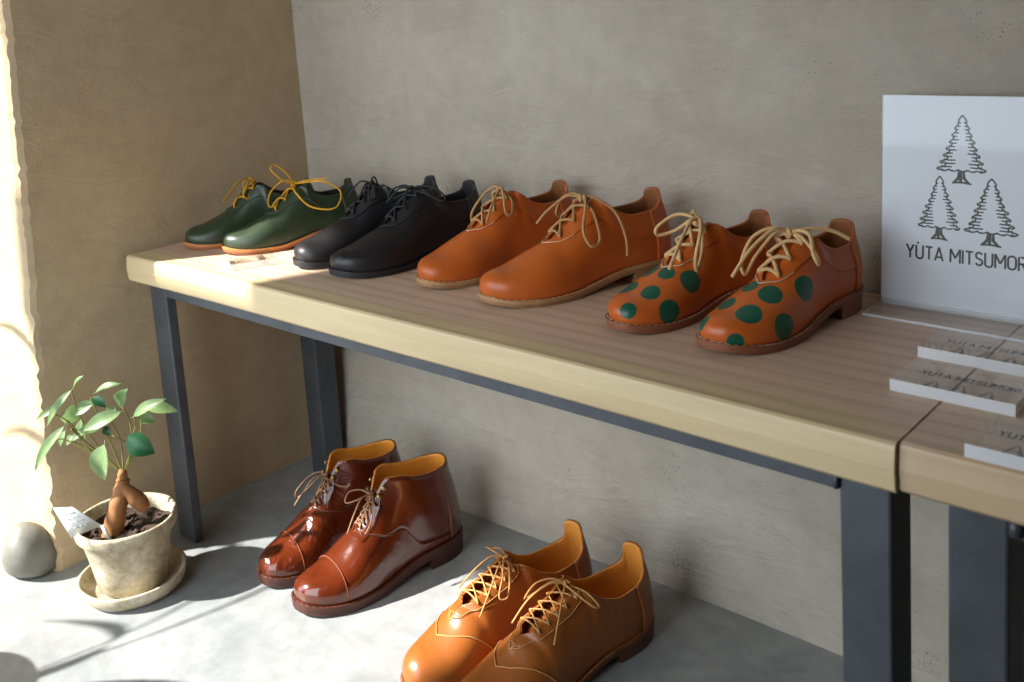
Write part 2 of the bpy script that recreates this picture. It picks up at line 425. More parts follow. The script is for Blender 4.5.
post('leg', 1.485, 1.536, -.085, -.035, H - T, bench2); post('leg', 2.40, 2.45, -.085, -.035, H - T, bench2)
mb = MB(); mb.box((1.536, -.384, H - T - .021), (2.40, -.378, H - T)); local(mb.build('front_rail', M['steel'], bench2, smooth=False), bench2)
mb = MB(); mb.tube([(1.542, -.388, H - T - .016), (1.542, -.388, H - T - .002)], .006, 8); local(mb.build('weld', M['steel'], bench2), bench2)
mb = MB(); mb.tube([(1.383, -.388, H - T - .019), (1.3835, -.388, H - T - .003)], .003, 8); local(mb.build('weld', M['steel'], bench), bench)

# ------------------------------------------------------------------ shoes
def mono(xs, ys, x):
    """monotone cubic interpolation"""
    xs = np.asarray(xs, float); ys = np.asarray(ys, float); h = np.diff(xs); d = np.diff(ys) / h
    m = np.zeros(len(xs)); m[0] = d[0]; m[-1] = d[-1]
    for i in range(1, len(xs) - 1):
        if d[i - 1] * d[i] > 0:
            w1 = 2 * h[i] + h[i - 1]; w2 = h[i] + 2 * h[i - 1]; m[i] = (w1 + w2) / (w1 / d[i - 1] + w2 / d[i])
    x = np.clip(x, xs[0], xs[-1]); i = np.clip(np.searchsorted(xs, x) - 1, 0, len(xs) - 2)
    t = (x - xs[i]) / h[i]
    return (2 * t**3 - 3 * t**2 + 1) * ys[i] + (t**3 - 2 * t**2 + t) * h[i] * m[i] + (-2 * t**3 + 3 * t**2) * ys[i + 1] + (t**3 - t**2) * h[i] * m[i + 1]

LAT = [(1.0, -.028), (.992, .02), (.97, .062), (.92, .108), (.84, .148), (.74, .168), (.62, .163), (.48, .135), (.34, .117), (.2, .116), (.11, .102), (.045, .072), (.012, .036), (0, 0)]
MED = [(1.0, -.028), (.992, -.072), (.97, -.107), (.92, -.14), (.84, -.163), (.74, -.168), (.62, -.145), (.48, -.108), (.34, -.102), (.2, -.112), (.11, -.1), (.045, -.07), (.012, -.035), (0, 0)]
def outline(ctrl, n=110):
    p = np.array([tuple(q)[:2] for q in catmull([(x, y, 0) for x, y in ctrl], 14)])
    s = np.concatenate([[0], np.cumsum(np.hypot(*np.diff(p, axis=0).T))]); s /= s[-1]
    q = np.linspace(0, 1, n)
    return np.stack([np.interp(q, s, p[:, 0]), np.interp(q, s, p[:, 1])], 1), q

class Shoe:
    """surface of one left shoe in metres: toe +x, lateral +y, heel back at the origin"""
    def __init__(s, L, keys, zf, width=1.0, bulge=.014, nexp=2.25, NK=110, NT=26, toe_b=0):
        s.L = L; s.zf = zf; s.G = {}; s.q = None; s.width = width; s.out = {}
        for side, ctrl in ((1, LAT), (-1, MED)):
            o, q = outline(LAT, NK)
            if side == -1:
                om, qm = outline(MED, 1200)
                oy = np.interp(-o[:, 0], -om[:, 0], om[:, 1]); o = np.stack([o[:, 0], oy], 1)
            o = o * L; o[:, 1] *= width; s.out[side] = o; s.q = q
            xs = o[:, 0] / L
            # keys: (xb or -q, Tx, Ty, Tz, m)
            kq = [(-k[0] if k[0] < 0 else float(np.interp(-k[0], -xs, q))) for k in keys]
            tx = mono(kq, [k[1] for k in keys], q) * L; ty = mono(kq, [k[2] for k in keys], q) * L * side
            tz = mono(kq, [k[3] for k in keys], q) * L; mm = mono(kq, [k[4] for k in keys], q)
            zb = zf(xs)
            t = np.linspace(0, 1, NT)[None, :]
            m = mm[:, None]
            b0 = np.cos(t * np.pi / 2) ** (2 / nexp); a0 = np.sin(t * np.pi / 2) ** (2 / nexp)
            b1 = 1 - t ** 1.25; a1 = t
            b = (1 - m) * b0 + m * b1; a = (1 - m) * a0 + m * a1
            X = tx[:, None] + (o[:, 0] - tx)[:, None] * b; Y = ty[:, None] + (o[:, 1] - ty)[:, None] * b
            Z = zb[:, None] + (tz - zb)[:, None] * a
            dx = np.gradient(o[:, 0]); dy = np.gradient(o[:, 1]); ln = np.hypot(dx, dy)
            nx, ny = side * -dy / ln * -1, side * dx / ln * -1
            nx, ny = (dy / ln * -side * -1, -dx / ln * -side * -1)
            # outward normal in plan
            nx = np.where(np.abs(dy) > 0, nx, nx)
            sgn = np.sign(nx * (o[:, 0] - .5 * L) * .3 + ny * (o[:, 1])); sgn[sgn == 0] = 1
            nx *= sgn; ny *= sgn
            nx[0], ny[0] = 1, 0; nx[-1], ny[-1] = -1, 0
            w = np.sin(np.pi * np.minimum(1, t * 1.15)) * bulge * L
            X += nx[:, None] * w; Y += ny[:, None] * w
            s.out[(side, 'n')] = (nx, ny)
            s.G[side] = np.stack([X, Y, Z], 2)
            s.G[side][:, :, 1] = np.where(m * 0 + np.abs(ty)[:, None] < 1e-7, np.where(t >= 1, 0, s.G[side][:, :, 1]), s.G[side][:, :, 1])
        s.NK, s.NT = NK, NT
        s.mir = 1
    def q_of(s, side, x): return float(np.interp(-x, -s.out[side][:, 0] / s.L, s.q))
    def at(s, side, q, t):
        k = np.clip(q, 0, 1) * (s.NK - 1); j = np.clip(t, 0, 1) * (s.NT - 1)
        k0 = int(min(k, s.NK - 2)); j0 = int(min(j, s.NT - 2)); a = k - k0; b = j - j0; G = s.G[side]
        return (1 - a) * (1 - b) * G[k0, j0] + a * (1 - b) * G[k0 + 1, j0] + (1 - a) * b * G[k0, j0 + 1] + a * b * G[k0 + 1, j0 + 1]
    def nrm(s, side, q, t):
        e = .006; q0, q1 = max(0, q - e), min(1, q + e); t0, t1 = max(0, t - .03), min(1, t + .03)
        n = np.cross(s.at(side, q1, t) - s.at(side, q0, t), s.at(side, q, t1) - s.at(side, q, t0))
        n /= (np.linalg.norm(n) + 1e-12)
        p = s.at(side, q, t) - np.array([.45 * s.L, 0, .05])
        return n if np.dot(n, np.array([p[0] * .3, p[1], p[2]])) > 0 or False else -n
    def on(s, side, q, t, off=0.0): return s.at(side, q, t) + s.nrm(side, q, t) * off
    def flip(s, pts): return [(p[0], p[1] * s.mir, p[2]) for p in pts]

def zf_low(scale=1.0):
    def g(x):
        return mono([0, .24, .36, .48, .64, .78, .9, 1.0], [.0275, .026, .0215, .015, .0088, .0082, .0098, .0140], np.asarray(x, float))
    return g
def zf_boot(x): return mono([0, .24, .36, .48, .64, .78, .9, 1.0], [.036, .034, .030, .023, .0165, .0158, .0170, .021], np.asarray(x, float))

def build_shoe(name, S, mir, loc, az, mats, label, cat, group, laces, eye_x, eye_t, opts):
    """mats: upper, lining, quarter, welt, outsole, heel, lace, stitch, tongue"""
    L = S.L; S.mir = mir
    root = empty(name, loc, az); tag(root, label, cat, group)
    th = opts.get('thick', .0022)
    # ---- vamp and body
    mb = MB(); NK, NT = S.NK, S.NT
    for side in (1, -1):
        g = S.G[side]; v = S.flip(g.reshape(-1, 3)); f = []
        for k in range(NK - 1):
            for j in range(NT - 1): f.append((k * NT + j, (k + 1) * NT + j, (k + 1) * NT + j + 1, k * NT + j + 1))
        mb.add(v, f)
    body = mb.build('upper', [mats['upper'], mats['lining']], root, weld=2e-5)
    fix_out(body)
    sd = body.modifiers.new('thickness', 'SOLIDIFY'); sd.thickness = th; sd.offset = -1; sd.material_offset = 1; sd.material_offset_rim = 1 if opts.get('rim', True) else 0
    # ---- quarter panels laid over the back half
    qs = opts['quarter']          # list of (x, t_lower)
    for side in (1, -1):
        xs = [k[0] for k in qs]; ts = [k[1] for k in qs]
        q0, q1 = S.q_of(side, xs[0]), S.q_of(side, xs[-1]); n = 44; nt = 12; v = []; f = []
        for i in range(n + 1):
            q = q0 + (q1 - q0) * i / n; x = np.interp(q, S.q, S.out[side][:, 0]) / L
            tl = float(mono([-a for a in xs], ts, np.array([-x]))[0])
            for j in range(nt + 1):
                v.append(S.on(side, q, tl + (1 - tl) * j / nt, .0011))
        for i in range(n):
            for j in range(nt): f.append((i * (nt + 1) + j, (i + 1) * (nt + 1) + j, (i + 1) * (nt + 1) + j + 1, i * (nt + 1) + j + 1))
        m2 = MB(); m2.add(S.flip(v), f); o = m2.build('quarter', mats['quarter'], root); fix_out(o)
        sd = o.modifiers.new('thickness', 'SOLIDIFY'); sd.thickness = .0016; sd.offset = -1
    # ---- heel counter strip with pull tab
    hx = opts.get('counter', .13); v = []; f = []; n = 14; nt = 16
    qa, qb = S.q_of(1, hx), S.q_of(-1, hx)
    path = [(1, qa + (1 - qa) * i / n) for i in range(n + 1)] + [(-1, 1 - (1 - qb) * i / n) for i in range(1, n + 1)]
    for side, q in path:
        for j in range(nt + 1): v.append(S.on(side, q, j / nt, .0026))
    for i in range(len(path) - 1):
        for j in range(nt): f.append((i * (nt + 1) + j, (i + 1) * (nt + 1) + j, (i + 1) * (nt + 1) + j + 1, i * (nt + 1) + j + 1))
    m2 = MB(); m2.add(S.flip(v), f); o = m2.build('heel_counter', mats['quarter'], root); fix_out(o)
    sd = o.modifiers.new('thickness', 'SOLIDIFY'); sd.thickness = .0028; sd.offset = -1
    # ---- sole: welt, outsole, heel block
    def rim(off, n=90):
        pts = {}
        for side in (1, -1):
            o = S.out[side]; nx, ny = S.out[(side, 'n')]; k = np.linspace(0, len(o) - 1, n).astype(int)
            pts[side] = np.stack([o[k, 0] + nx[k] * off, o[k, 1] + ny[k] * off], 1)
        return pts
    def slab(mname, off, ztop, zbot, mat, x_max=9, off_bot=None):
        A = rim(off); B = rim(off if off_bot is None else off_bot); v = []; f = []
        idx = [i for i in range(len(A[1])) if A[1][i, 0] <= x_max * L]
        for i in idx:
            for side in (1, -1):
                a = A[side][i]; b = B[side][i]; x = min(max(a[0] / L, 0), 1)
                if x_max < 5 and i == idx[0]: a = a.copy(); b = b.copy(); a[0] = b[0] = min(A[1][i, 0], A[-1][i, 0])
                v.append((a[0], a[1], float(ztop(x)))); v.append((b[0], b[1], float(zbot(x))))
        n = len(idx)
        for i in range(n - 1):
            a = i * 4; b = a + 4
            f += [(a, b, b + 2, a + 2), (a + 1, a + 3, b + 3, b + 1), (a, a + 1, b + 1, b), (a + 2, b + 2, b + 3, a + 3)]
        f += [(0, 2, 3, 1), ((n - 1) * 4, (n - 1) * 4 + 1, (n - 1) * 4 + 3, (n - 1) * 4 + 2)]
        m_ = MB(); m_.add(S.flip(v), f); return m_.build(mname, mat, root, smooth=False, bevel=opts.get('sole_bevel', .0008), weld=1e-6)
    zf = S.zf; ws = opts.get('welt', .0045); wt = opts.get('welt_t', .0036); ot = opts.get('out_t', .0046)
    slab('welt', ws, lambda x: zf(x) + .0012, lambda x: zf(x) - wt, mats['welt'])
    slab('outsole', ws - .0006, lambda x: zf(x) - wt, lambda x: max(0.0, zf(x) - wt - ot), mats['outsole'])
    slab('heel', ws - .0012, lambda x: zf(x) - wt - ot + .0002, lambda x: 0.0, mats['heel'], x_max=.27, off_bot=ws - .002)
    # ---- insole
    A = rim(-.004); v = []; f = []
    for i in range(len(A[1])):
        for side in (1, -1): a = A[side][i]; v.append((a[0], a[1], float(zf(min(max(a[0] / L, 0), 1))) + .002))
    for i in range(len(A[1]) - 1): f.append((i * 2, i * 2 + 2, i * 2 + 3, i * 2 + 1))
    m2 = MB(); m2.add(S.flip(v), f); m2.build('insole', mats['lining'], root)
    # ---- welt stitches
    if opts.get('welt_stitch', True):
        A = rim(ws * .52, 150); m2 = MB()
        for side in (1, -1):
            for i in range(0, 104, 2):
                a, b = A[side][i], A[side][i + 1]
                za, zb = float(zf(min(a[0] / L, 1))) + .0015, float(zf(min(b[0] / L, 1))) + .0015
                m2.tube(S.flip([(a[0], a[1], za), (b[0], b[1], zb)]), .00055, 4)
        m2.build('welt_stitching', mats['stitch'], root, smooth=False)
    # ---- seam stitches on the upper
    m2 = MB()
    for (pl, rad) in opts.get('seams', lambda S: [])(S):
        m2.tube(S.flip(pl), rad, 5)
    if m2.v: m2.build('stitching', mats['stitch'], root)
    # ---- tongue
    tx0, tx1, tz_off, tw = opts.get('tongue', (.70, .39, -.004, .085)); v = []; f = []; nu = 20; nv = 10
    for i in range(nu + 1):
        x = tx0 + (tx1 - tx0) * i / nu
        ql, qm = [q_for_top(S, sd_, x) for sd_ in (1, -1)]
        pl, pm = S.at(1, ql, 1), S.at(-1, qm, 1)
        xc = .5 * (pl[0] + pm[0]); zc = .5 * (pl[2] + pm[2]) + tz_off
        w = L * tw * (.75 + .25 * i / nu)
        if i > nu - 3: w *= (1 - .12 * (i - nu + 3)); 
        if x < S.top_x: zc += (S.top_x - x) * L * opts.get('tongue_rise', .8); xc -= (S.top_x - x) * L * .15 - 0
        for j in range(nv + 1):
            y = (j / nv * 2 - 1); v.append((xc if x >= S.top_x else x * L, y * w, zc - .22 * w * y * y * 2))
    for i in range(nu):
        for j in range(nv): f.append((i * (nv + 1) + j, (i + 1) * (nv + 1) + j, (i + 1) * (nv + 1) + j + 1, i * (nv + 1) + j + 1))
    m2 = MB(); m2.add(S.flip(v), f); o = m2.build('tongue', mats['tongue'], root); fix_out(o)
    sd = o.modifiers.new('thickness', 'SOLIDIFY'); sd.thickness = .0018; sd.offset = -1
    # ---- eyelets and laces
    E = {sd_: [] for sd_ in (1, -1)}; EN = {1: [], -1: []}
    for x in eye_x:
        for sd_ in (1, -1):
            q = q_for_top(S, sd_, x); E[sd_].append(S.on(sd_, q, eye_t, .0030)); EN[sd_].append(S.nrm(sd_, q, eye_t))
    lr = opts.get('lace_r', .0017); m2 = MB()
    def cross(a, b, na, nb, up=.0045):
        a, b = np.array(a), np.array(b); mid = .5 * (a + b) + np.array([0, 0, up])
        m2.tube(S.flip([tuple(p) for p in catmull([a - na * .003, a + na * .0008, a * .75 + b * .25 + np.array([0, 0, up * .7]), mid, b * .75 + a * .25 + np.array([0, 0, up * .7]), b + nb * .0008, b - nb * .003], 4)]), lr, 6)
    n = len(eye_x)
    style = opts.get('lacing', 'x'); cu_ = opts.get('cross_up', 1.0)
    for i in range(n):
        if style == 'bars' or i == 0: cross(E[1][i], E[-1][i], EN[1][i], EN[-1][i])
        if i < n - 1:
            cross(E[1][i], E[-1][i + 1], EN[1][i], EN[-1][i + 1], .0055 * cu_)
            cross(E[-1][i], E[1][i + 1], EN[-1][i], EN[1][i + 1], .0085 * cu_)
    K = .5 * (E[1][-1] + E[-1][-1]) + np.array([-.002, 0, opts.get('knot_up', .009)])
    for sd_ in (1, -1):
        m2.tube(S.flip([tuple(p) for p in catmull([E[sd_][-1] - EN[sd_][-1] * .003, E[sd_][-1] + EN[sd_][-1] * .002, .5 * (E[sd_][-1] + K) + np.array([0, 0, .003]), K], 4)]), lr, 6)
    # knot
    kr = lr * 1.35
    m2.tube(S.flip([tuple(K + np.array([.0035 * math.cos(a), .006 * math.cos(2 * a) * .6, .0045 * math.sin(a)])) for a in np.linspace(0, 2 * math.pi, 14)[:-1]]), kr, 6, closed=True)
    m2.tube(S.flip([tuple(K + np.array([.004 * math.sin(a), -.004 + .008 * i / 8, .004 * math.cos(a)])) for i, a in enumerate(np.linspace(0, 2 * math.pi, 9))]), kr, 6)
    for pts in laces:
        P = [tuple(K + np.array(p) * 1.0) for p in pts]
        m2.tube(S.flip([tuple(p) for p in catmull(P, 7)]), lr, 6)
    m2.build('lace', mats['lace'], root)
    if opts.get('eyelets'):
        for i, x in enumerate(eye_x):
            for sd_ in (1, -1):
                m3 = MB(); p = E[sd_][i] - EN[sd_][i] * .0016; nrm = Vector(EN[sd_][i]); a = nrm.orthogonal().normalized(); b = nrm.cross(a)
                m3.tube(S.flip([tuple(Vector(p) + (a * math.cos(w) + b * math.sin(w)) * .0026) for w in np.linspace(0, 2 * math.pi, 11)[:-1]]), .0009, 5, closed=True)
                m3.build('eyelet', mats['metal'], root)
    extra = opts.get('extra')
    if extra: extra(S, root, mats)
    return root

def q_for_top(S, side, x):
    """station whose top-line point has the given x (fraction of L), searched along vamp and facing"""
    tx = S.G[side][:, -1, 0] / S.L; k = int(S.NK * .78)
    return float(np.interp(-x, -tx[:k], S.q[:k]))
def fix_out(o):
    """make face normals point away from the shoe's long axis"""
    me = o.data; s = 0.0
    for p in me.polygons:
        c = p.center; s += p.normal.dot(Vector((0, c.y, max(0.0, c.z - .03)))) * p.area
    if s < 0: me.flip_normals()

def low_keys(tab=.420, face=.428, dip=.335, gap0=.022, gap1=.055, throat=.67, pole=(.89, .158), tz=.252):
    return [(1.0, pole[0], 0, pole[1], 0), (.93, pole[0] - .002, 0, pole[1] + .001, 0), (.87, pole[0] - .035, 0, pole[1] + .010, 0), (.77, .775, 0, pole[1] + (tz - pole[1]) * .48, 0),
            (.68, throat + .03, 0, tz - .014, 0), (.645, throat, .002, tz, .05), (.61, throat - .03, gap0, tz + .018, .15), (.50, .525, (gap0 + gap1) / 2, tz + (face - tz) * .66, .25), (.40, .435, gap1, face, .35),
            (.355, .405, gap1 + .032, face - .008, .55), (.28, .32, .096, dip + .024, .85), (.21, .245, .105, dip + .002, 1), (.14, .165, .1, dip + .006, 1), (.075, .108, .084, dip + .018, 1),
            (-.905, .088, .074, dip + .032, 1), (-.925, .080, .069, dip + .048, 1), (-.938, .078, .064, tab - .018, 1), (-.955, .074, .055, tab - .004, 1), (-.975, .064, .036, tab + .003, 1), (-1.0, .056, 0, tab + .006, 1)]
def make_low(L, **kw):
    S = Shoe(L, low_keys(**kw), zf_low()); S.top_x = .42; return S

def seams_low(S):
    out = []
    # bar across the throat and a curved seam running back along each side
    for side in (1, -1):
        xs = [.668, .655, .62, .56, .49, .42, .34, .24, .15]; ts = [1.0, .93, .83, .73, .66, .61, .56, .52, .51]
        pl = []
        for x, t in zip(np.linspace(.668, .55, 24), np.interp(np.linspace(.668, .55, 24) * -1, [-a for a in xs], ts)):
            pl.append(S.on(side, S.q_of(side, x), t, .0021))
        out.append((pl, .0006))
    out.append(([S.on(1, S.q_of(1, .64), .9, .0022), S.on(1, S.q_of(1, .668), .985, .0022), S.on(-1, S.q_of(-1, .668), .985, .0022), S.on(-1, S.q_of(-1, .64), .9, .0022)], .0008))
    return out
QUARTER_LOW = [(.655, .93), (.62, .83), (.56, .73), (.49, .66), (.42, .61), (.34, .56), (.24, .52), (.1, .5)]

def mats_for(prefix, col, lining, welt, sole, heel, lace, stitch, rough=.42, coat=0.0, **kw):
    up = leather(prefix + ' leather', col, rough, coat, **kw)
    kw2 = dict(kw); kw2.pop('dots', None); kw2.pop('dotcol', None)
    qm = leather(prefix + ' quarter leather', col, rough, coat, **kw2) if 'dots' in kw else up
    return dict(upper=up, quarter=qm, tongue=qm, lining=simple(prefix + ' lining', lining, .6, .1, 30, .1), welt=simple(prefix + ' welt', welt, .55, .15, 60, .15),
                outsole=simple(prefix + ' outsole', sole, .6, .15, 60, .15), heel=simple(prefix + ' heel', heel, .6, .15, 60, .15), lace=simple(prefix + ' lace', lace, .75, .12, 200, .4, 900),
                stitch=simple(prefix + ' stitch', stitch, .7, .05), metal=brass)
brass = simple('antique brass', lin(168, 140, 86), .3, .15, 60, metal=1)

ORANGE = lin(196, 96, 34)
m_green = mats_for('green', lin(44, 58, 38), lin(60, 52, 40), lin(186, 120, 62), lin(150, 84, 44), lin(150, 84, 44), lin(206, 152, 30), lin(60, 78, 56), .38)
m_black = mats_for('black', lin(29, 26, 28), lin(44, 40, 42), lin(30, 28, 29), lin(26, 24, 25), lin(26, 24, 25), lin(34, 34, 38), lin(52, 50, 54), .42)
m_orange = mats_for('orange', ORANGE, lin(150, 92, 52), lin(178, 136, 92), lin(150, 112, 74), lin(150, 112, 74), lin(186, 142, 92), lin(226, 196, 158), .38)
GREEN_DOT = lin(18, 88, 66)

rng = random.Random(11)
def heel_from(toe, az, L):
    return (toe[0] - math.cos(az) * L, toe[1] - math.sin(az) * L)
def place_low(name, label, group, mats, toe, ang, L, mir, laces, lace_r=.0017, z=H, eye=(.625, .55, .475), cat='shoe', keys=None, opts=None):
    S = make_low(L, **(keys or {})); a = math.radians(ang); hx, hy = heel_from(toe, a, L)
    op = dict(quarter=QUARTER_LOW, seams=seams_low, lace_r=lace_r)
    op.update(opts or {})
    return build_shoe(name, S, mir, (hx, hy, z), a, mats, label, cat, group, laces, list(eye), .90, op)

# bows: offsets in metres from the knot (x toward the toe, y outward/lateral before mirroring)
bow_std = [[(0, 0, 0), (.002, .012, .005), (.012, .030, -.008), (.026, .046, -.036), (.020, .056, -.056), (.004, .052, -.050), (-.002, .030, -.020), (0, .010, 0), (0, 0, 0)],
           [(0, 0, 0), (.006, -.014, .006), (.016, -.034, -.004), (.020, -.044, -.026), (.010, -.044, -.030), (-.002, -.028, -.012), (0, 0, 0)],
           [(0, 0, 0), (-.006, .018, .004), (-.028, .040, -.016), (-.036, .054, -.050), (-.034, .060, -.078)],
           [(0, 0, 0), (.014, -.016, .003), (.038, -.032, -.016), (.054, -.042, -.036)]]
bow_green = [[(0, 0, 0), (.010, .002, .018), (.024, -.002, .030), (.030, .004, .024), (.016, .008, .008), (0, 0, 0)],
             [(0, 0, 0), (-.012, .022, .004), (-.034, .040, .004), (-.052, .052, -.010), (-.040, .062, -.030), (-.010, .046, -.026), (.004, .018, -.006), (0, 0, 0)],
             [(0, 0, 0), (.012, -.016, .004), (.030, -.022, -.012), (.034, -.018, -.030), (.022, -.014, -.030)],
             [(0, 0, 0), (-.016, .018, .006), (-.040, .036, .008)]]
bow_green = [[tuple(c * 1.3 for c in p) for p in q] for q in bow_green]
bow_greenf = [[(0, 0, 0), (.010, -.012, .010), (.030, -.036, .008), (.046, -.064, -.004), (.058, -.084, -.014)],
              [(0, 0, 0), (.006, .012, .008), (.018, .028, -.004), (.014, .032, -.022), (.002, .022, -.016), (0, 0, 0)],
              [(0, 0, 0), (.010, -.008, .002), (.020, -.016, -.016), (.014, -.018, -.026), (.004, -.010, -.010), (0, 0, 0)]]
bow_black = [[(0, 0, 0), (-.006, .014, .006), (-.02, .036, .004), (-.030, .052, -.010), (-.022, .056, -.016), (-.006, .036, -.004), (0, 0, 0)],
             [(0, 0, 0), (.006, -.014, .006), (.02, -.034, -.002), (.022, -.042, -.018), (.010, -.036, -.016), (0, 0, 0)],
             [(0, 0, 0), (.016, .014, .004), (.034, .028, -.020)], [(0, 0, 0), (.016, -.012, .003), (.036, -.024, -.020)]]

PAIRS = {}
place_low('derby_shoe', 'dark green leather shoe with yellow laces, far one against the left wall', 'dark green shoes with yellow laces', m_green, (.098, -.312), -121, .245, -1, bow_greenf, .0016)
place_low('derby_shoe', 'dark green leather shoe with yellow laces and sunlit toe behind the small acrylic block', 'dark green shoes with yellow laces', m_green, (.215, -.305), -114, .25, 1, bow_green, .0016)
place_low('derby_shoe', 'black leather derby shoe beside the green pair, partly behind its mate', 'black shoes on the bench', m_black, (.414, -.298), -108, .275, -1, bow_black, .0017)
place_low('derby_shoe', 'black leather derby shoe next to the plain orange pair on the bench', 'black shoes on the bench', m_black, (.532, -.308), -104, .275, 1, bow_black, .0017)
place_low('derby_shoe', 'plain orange leather shoe beside the black pair, partly hidden by its mate', 'plain orange shoes', m_orange, (.690, -.275), -105, .285, -1, bow_std, .0021)
place_low('derby_shoe', 'plain orange leather shoe with beige laces, the near one with its lace trailing down', 'plain orange shoes', m_orange, (.840, -.291), -113, .298, 1, bow_std, .0021)
dot_spots = [(-1, .83, .74, .0135), (1, .855, .74, .0165), (1, .70, .76, .0155), (1, .735, .20, .0165), (1, .54, .42, .0165), (-1, .975, .40, .0115), (1, .955, .08, .011), (-1, .62, .48, .016), (-1, .79, .20, .016), (-1, .69, .86, .012)]
def dotted(L, mir, tagname):
    S = make_low(L); ds = []
    for side, x, t, r in dot_spots:
        p = S.at(side, S.q_of(side, x), t); ds.append((p[0], p[1] * mir, p[2], r))
    return mats_for('dotted orange ' + tagname, ORANGE, lin(150, 92, 52), lin(140, 84, 56), lin(132, 80, 52), lin(128, 78, 50), lin(214, 176, 122), lin(206, 196, 170), .36, dots=ds, dotcol=GREEN_DOT)
bow_dot = [[(0, 0, 0), (.002, .016, .006), (.010, .036, .004), (.026, .052, -.012), (.022, .056, -.024), (.006, .040, -.018), (0, .016, -.002), (0, 0, 0)],
           [(0, 0, 0), (.010, -.018, .006), (.026, -.036, -.006), (.040, -.042, -.034), (.036, -.040, -.050), (.022, -.034, -.028), (.006, -.014, .002), (0, 0, 0)],
           [(0, 0, 0), (-.010, .018, .006), (-.026, .040, .004), (-.036, .058, -.006)],
           [(0, 0, 0), (.018, -.010, .006), (.046, -.022, -.014), (.072, -.030, -.044)]]
op_d = dict(welt=.0055, welt_t=.0036, out_t=.0046)
place_low('derby_shoe', 'orange shoe with green polka dots, the far one beside the plain orange pair', 'green spotted orange shoes', dotted(.265, -1, 'far'), (1.050, -.286), -109, .265, -1, bow_dot, .0025, opts=op_d)
place_low('derby_shoe', 'orange shoe with green polka dots, the near one closest to the white sign', 'green spotted orange shoes', dotted(.262, 1, 'near'), (1.198, -.292), -101, .262, 1, bow_dot, .0025, opts=op_d)

# ---- boots on the floor
def boot_keys():
    return [(1.0, .885, 0, .185, 0), (.93, .882, 0, .187, 0), (.87, .848, 0, .197, 0), (.77, .775, 0, .240, 0), (.67, .675, 0, .315, 0), (.635, .645, .002, .335, .05), (.60, .61, .014, .36, .15),
            (.52, .56, .020, .425, .3), (.46, .525, .028, .49, .42), (.41, .49, .046, .560, .55), (.375, .465, .066, .590, .7), (.33, .415, .094, .592, .9), (.25, .32, .112, .565, 1), (.17, .21, .108, .55, 1), (.09, .125, .086, .552, 1),
            (-.95, .085, .056, .56, 1), (-.98, .072, .026, .565, 1), (-1.0, .068, 0, .566, 1)]
BOOT = lin(88, 34, 13)
def boot_mats(p, creases): return mats_for(p, BOOT, lin(228, 150, 50), lin(70, 34, 22), lin(62, 30, 20), lin(58, 28, 19), lin(150, 112, 84), lin(120, 60, 34), .16, .7, creases=creases, var=.2)
def boot_seams(S):
    out = []
    # toe cap line, vamp seam and back strip
    for xc, tt in ((.80, (.02, 1.0)),):
        pl = []
        for side in (1, -1):
            seg = [S.on(side, q_cap(S, side, xc, t), t, .0006) for t in np.linspace(.06, 1, 20)]
            pl += seg if side == 1 else seg[::-1][1:]
        out.append((pl, .0011))
    for side in (1, -1):
        pl = []
        for x, t in zip(np.linspace(.645, .30, 40), np.interp(-np.linspace(.645, .30, 40), [-.645, -.60, -.5, -.4, -.30], [.985, .72, .45, .34, .12])):
            pl.append(S.on(side, S.q_of(side, x), t, .0017))
        out.append((pl, .0006))
    return out
def q_cap(S, side, x, t):
    q = np.linspace(0, .6, 80); j = int(round(t * (S.NT - 1)))
    xs = np.array([S.at(side, a, t)[0] for a in q]) / S.L
    return float(np.interp(-x, -xs, q))
def boot_hooks(S, root, mats):
    for x in (.515, .49):
        for sd_ in (1, -1):
            q = q_for_top(S, sd_, x); p = Vector(S.on(sd_, q, .93, .002)); n = Vector(S.nrm(sd_, q, .93))
            m3 = MB(); prof = []
            m3.tube(S.flip([tuple(p - n * .002), tuple(p + n * .002), tuple(p + n * .0035), tuple(p + n * .006), tuple(p + n * .007)]), [.002, .002, .0042, .0042, .002], 10)
            m3.build('lace_hook', mats['metal'], root)
bow_boot = [[(0, 0, 0), (.006, .012, .006), (.022, .026, -.002), (.044, .036, -.026), (.040, .040, -.040), (.020, .032, -.024), (.004, .012, 0), (0, 0, 0)],
            [(0, 0, 0), (.010, -.014, .008), (.026, -.030, .004), (.034, -.030, -.012), (.020, -.020, -.010), (.004, -.006, 0), (0, 0, 0)],
            [(0, 0, 0), (.020, .004, .004), (.040, .010, -.016), (.058, .016, -.040)], [(0, 0, 0), (.006, -.018, .004), (-.004, -.034, -.006), (-.016, -.046, -.008)]]
QUARTER_BOOT = [(.635, .985), (.60, .72), (.5, .45), (.4, .34), (.30, .12), (.1, .10)]
def place_boot(label, mats, toe, ang, L, mir):
    S = Shoe(L, boot_keys(), zf_boot, width=1.02, bulge=.012, nexp=2.2); S.top_x = .47
    a = math.radians(ang); hx, hy = heel_from(toe, a, L)
    build_shoe('ankle_boot', S, mir, (hx, hy, 0), a, mats, label, 'boot', 'glossy brown lace-up ankle boots', bow_boot, [.625, .605, .585, .563, .54], .93,
               dict(quarter=QUARTER_BOOT, seams=boot_seams, lace_r=.0012, welt=.0055, welt_t=.006, out_t=.008, counter=.12, eyelets=False, extra=boot_hooks, tongue=(.68, .50, -.006, .075), knot_up=.012, rim=True))
place_boot('glossy dark brown ankle boot with creased toe, the far boot of its pair', boot_mats('creased boot', .55), (.352, -.388), -101, .295, -1)
place_boot('glossy brown cap toe ankle boot with smooth toe, the near boot of its pair', boot_mats('smooth boot', .12), (.482, -.402), -101, .310, 1)

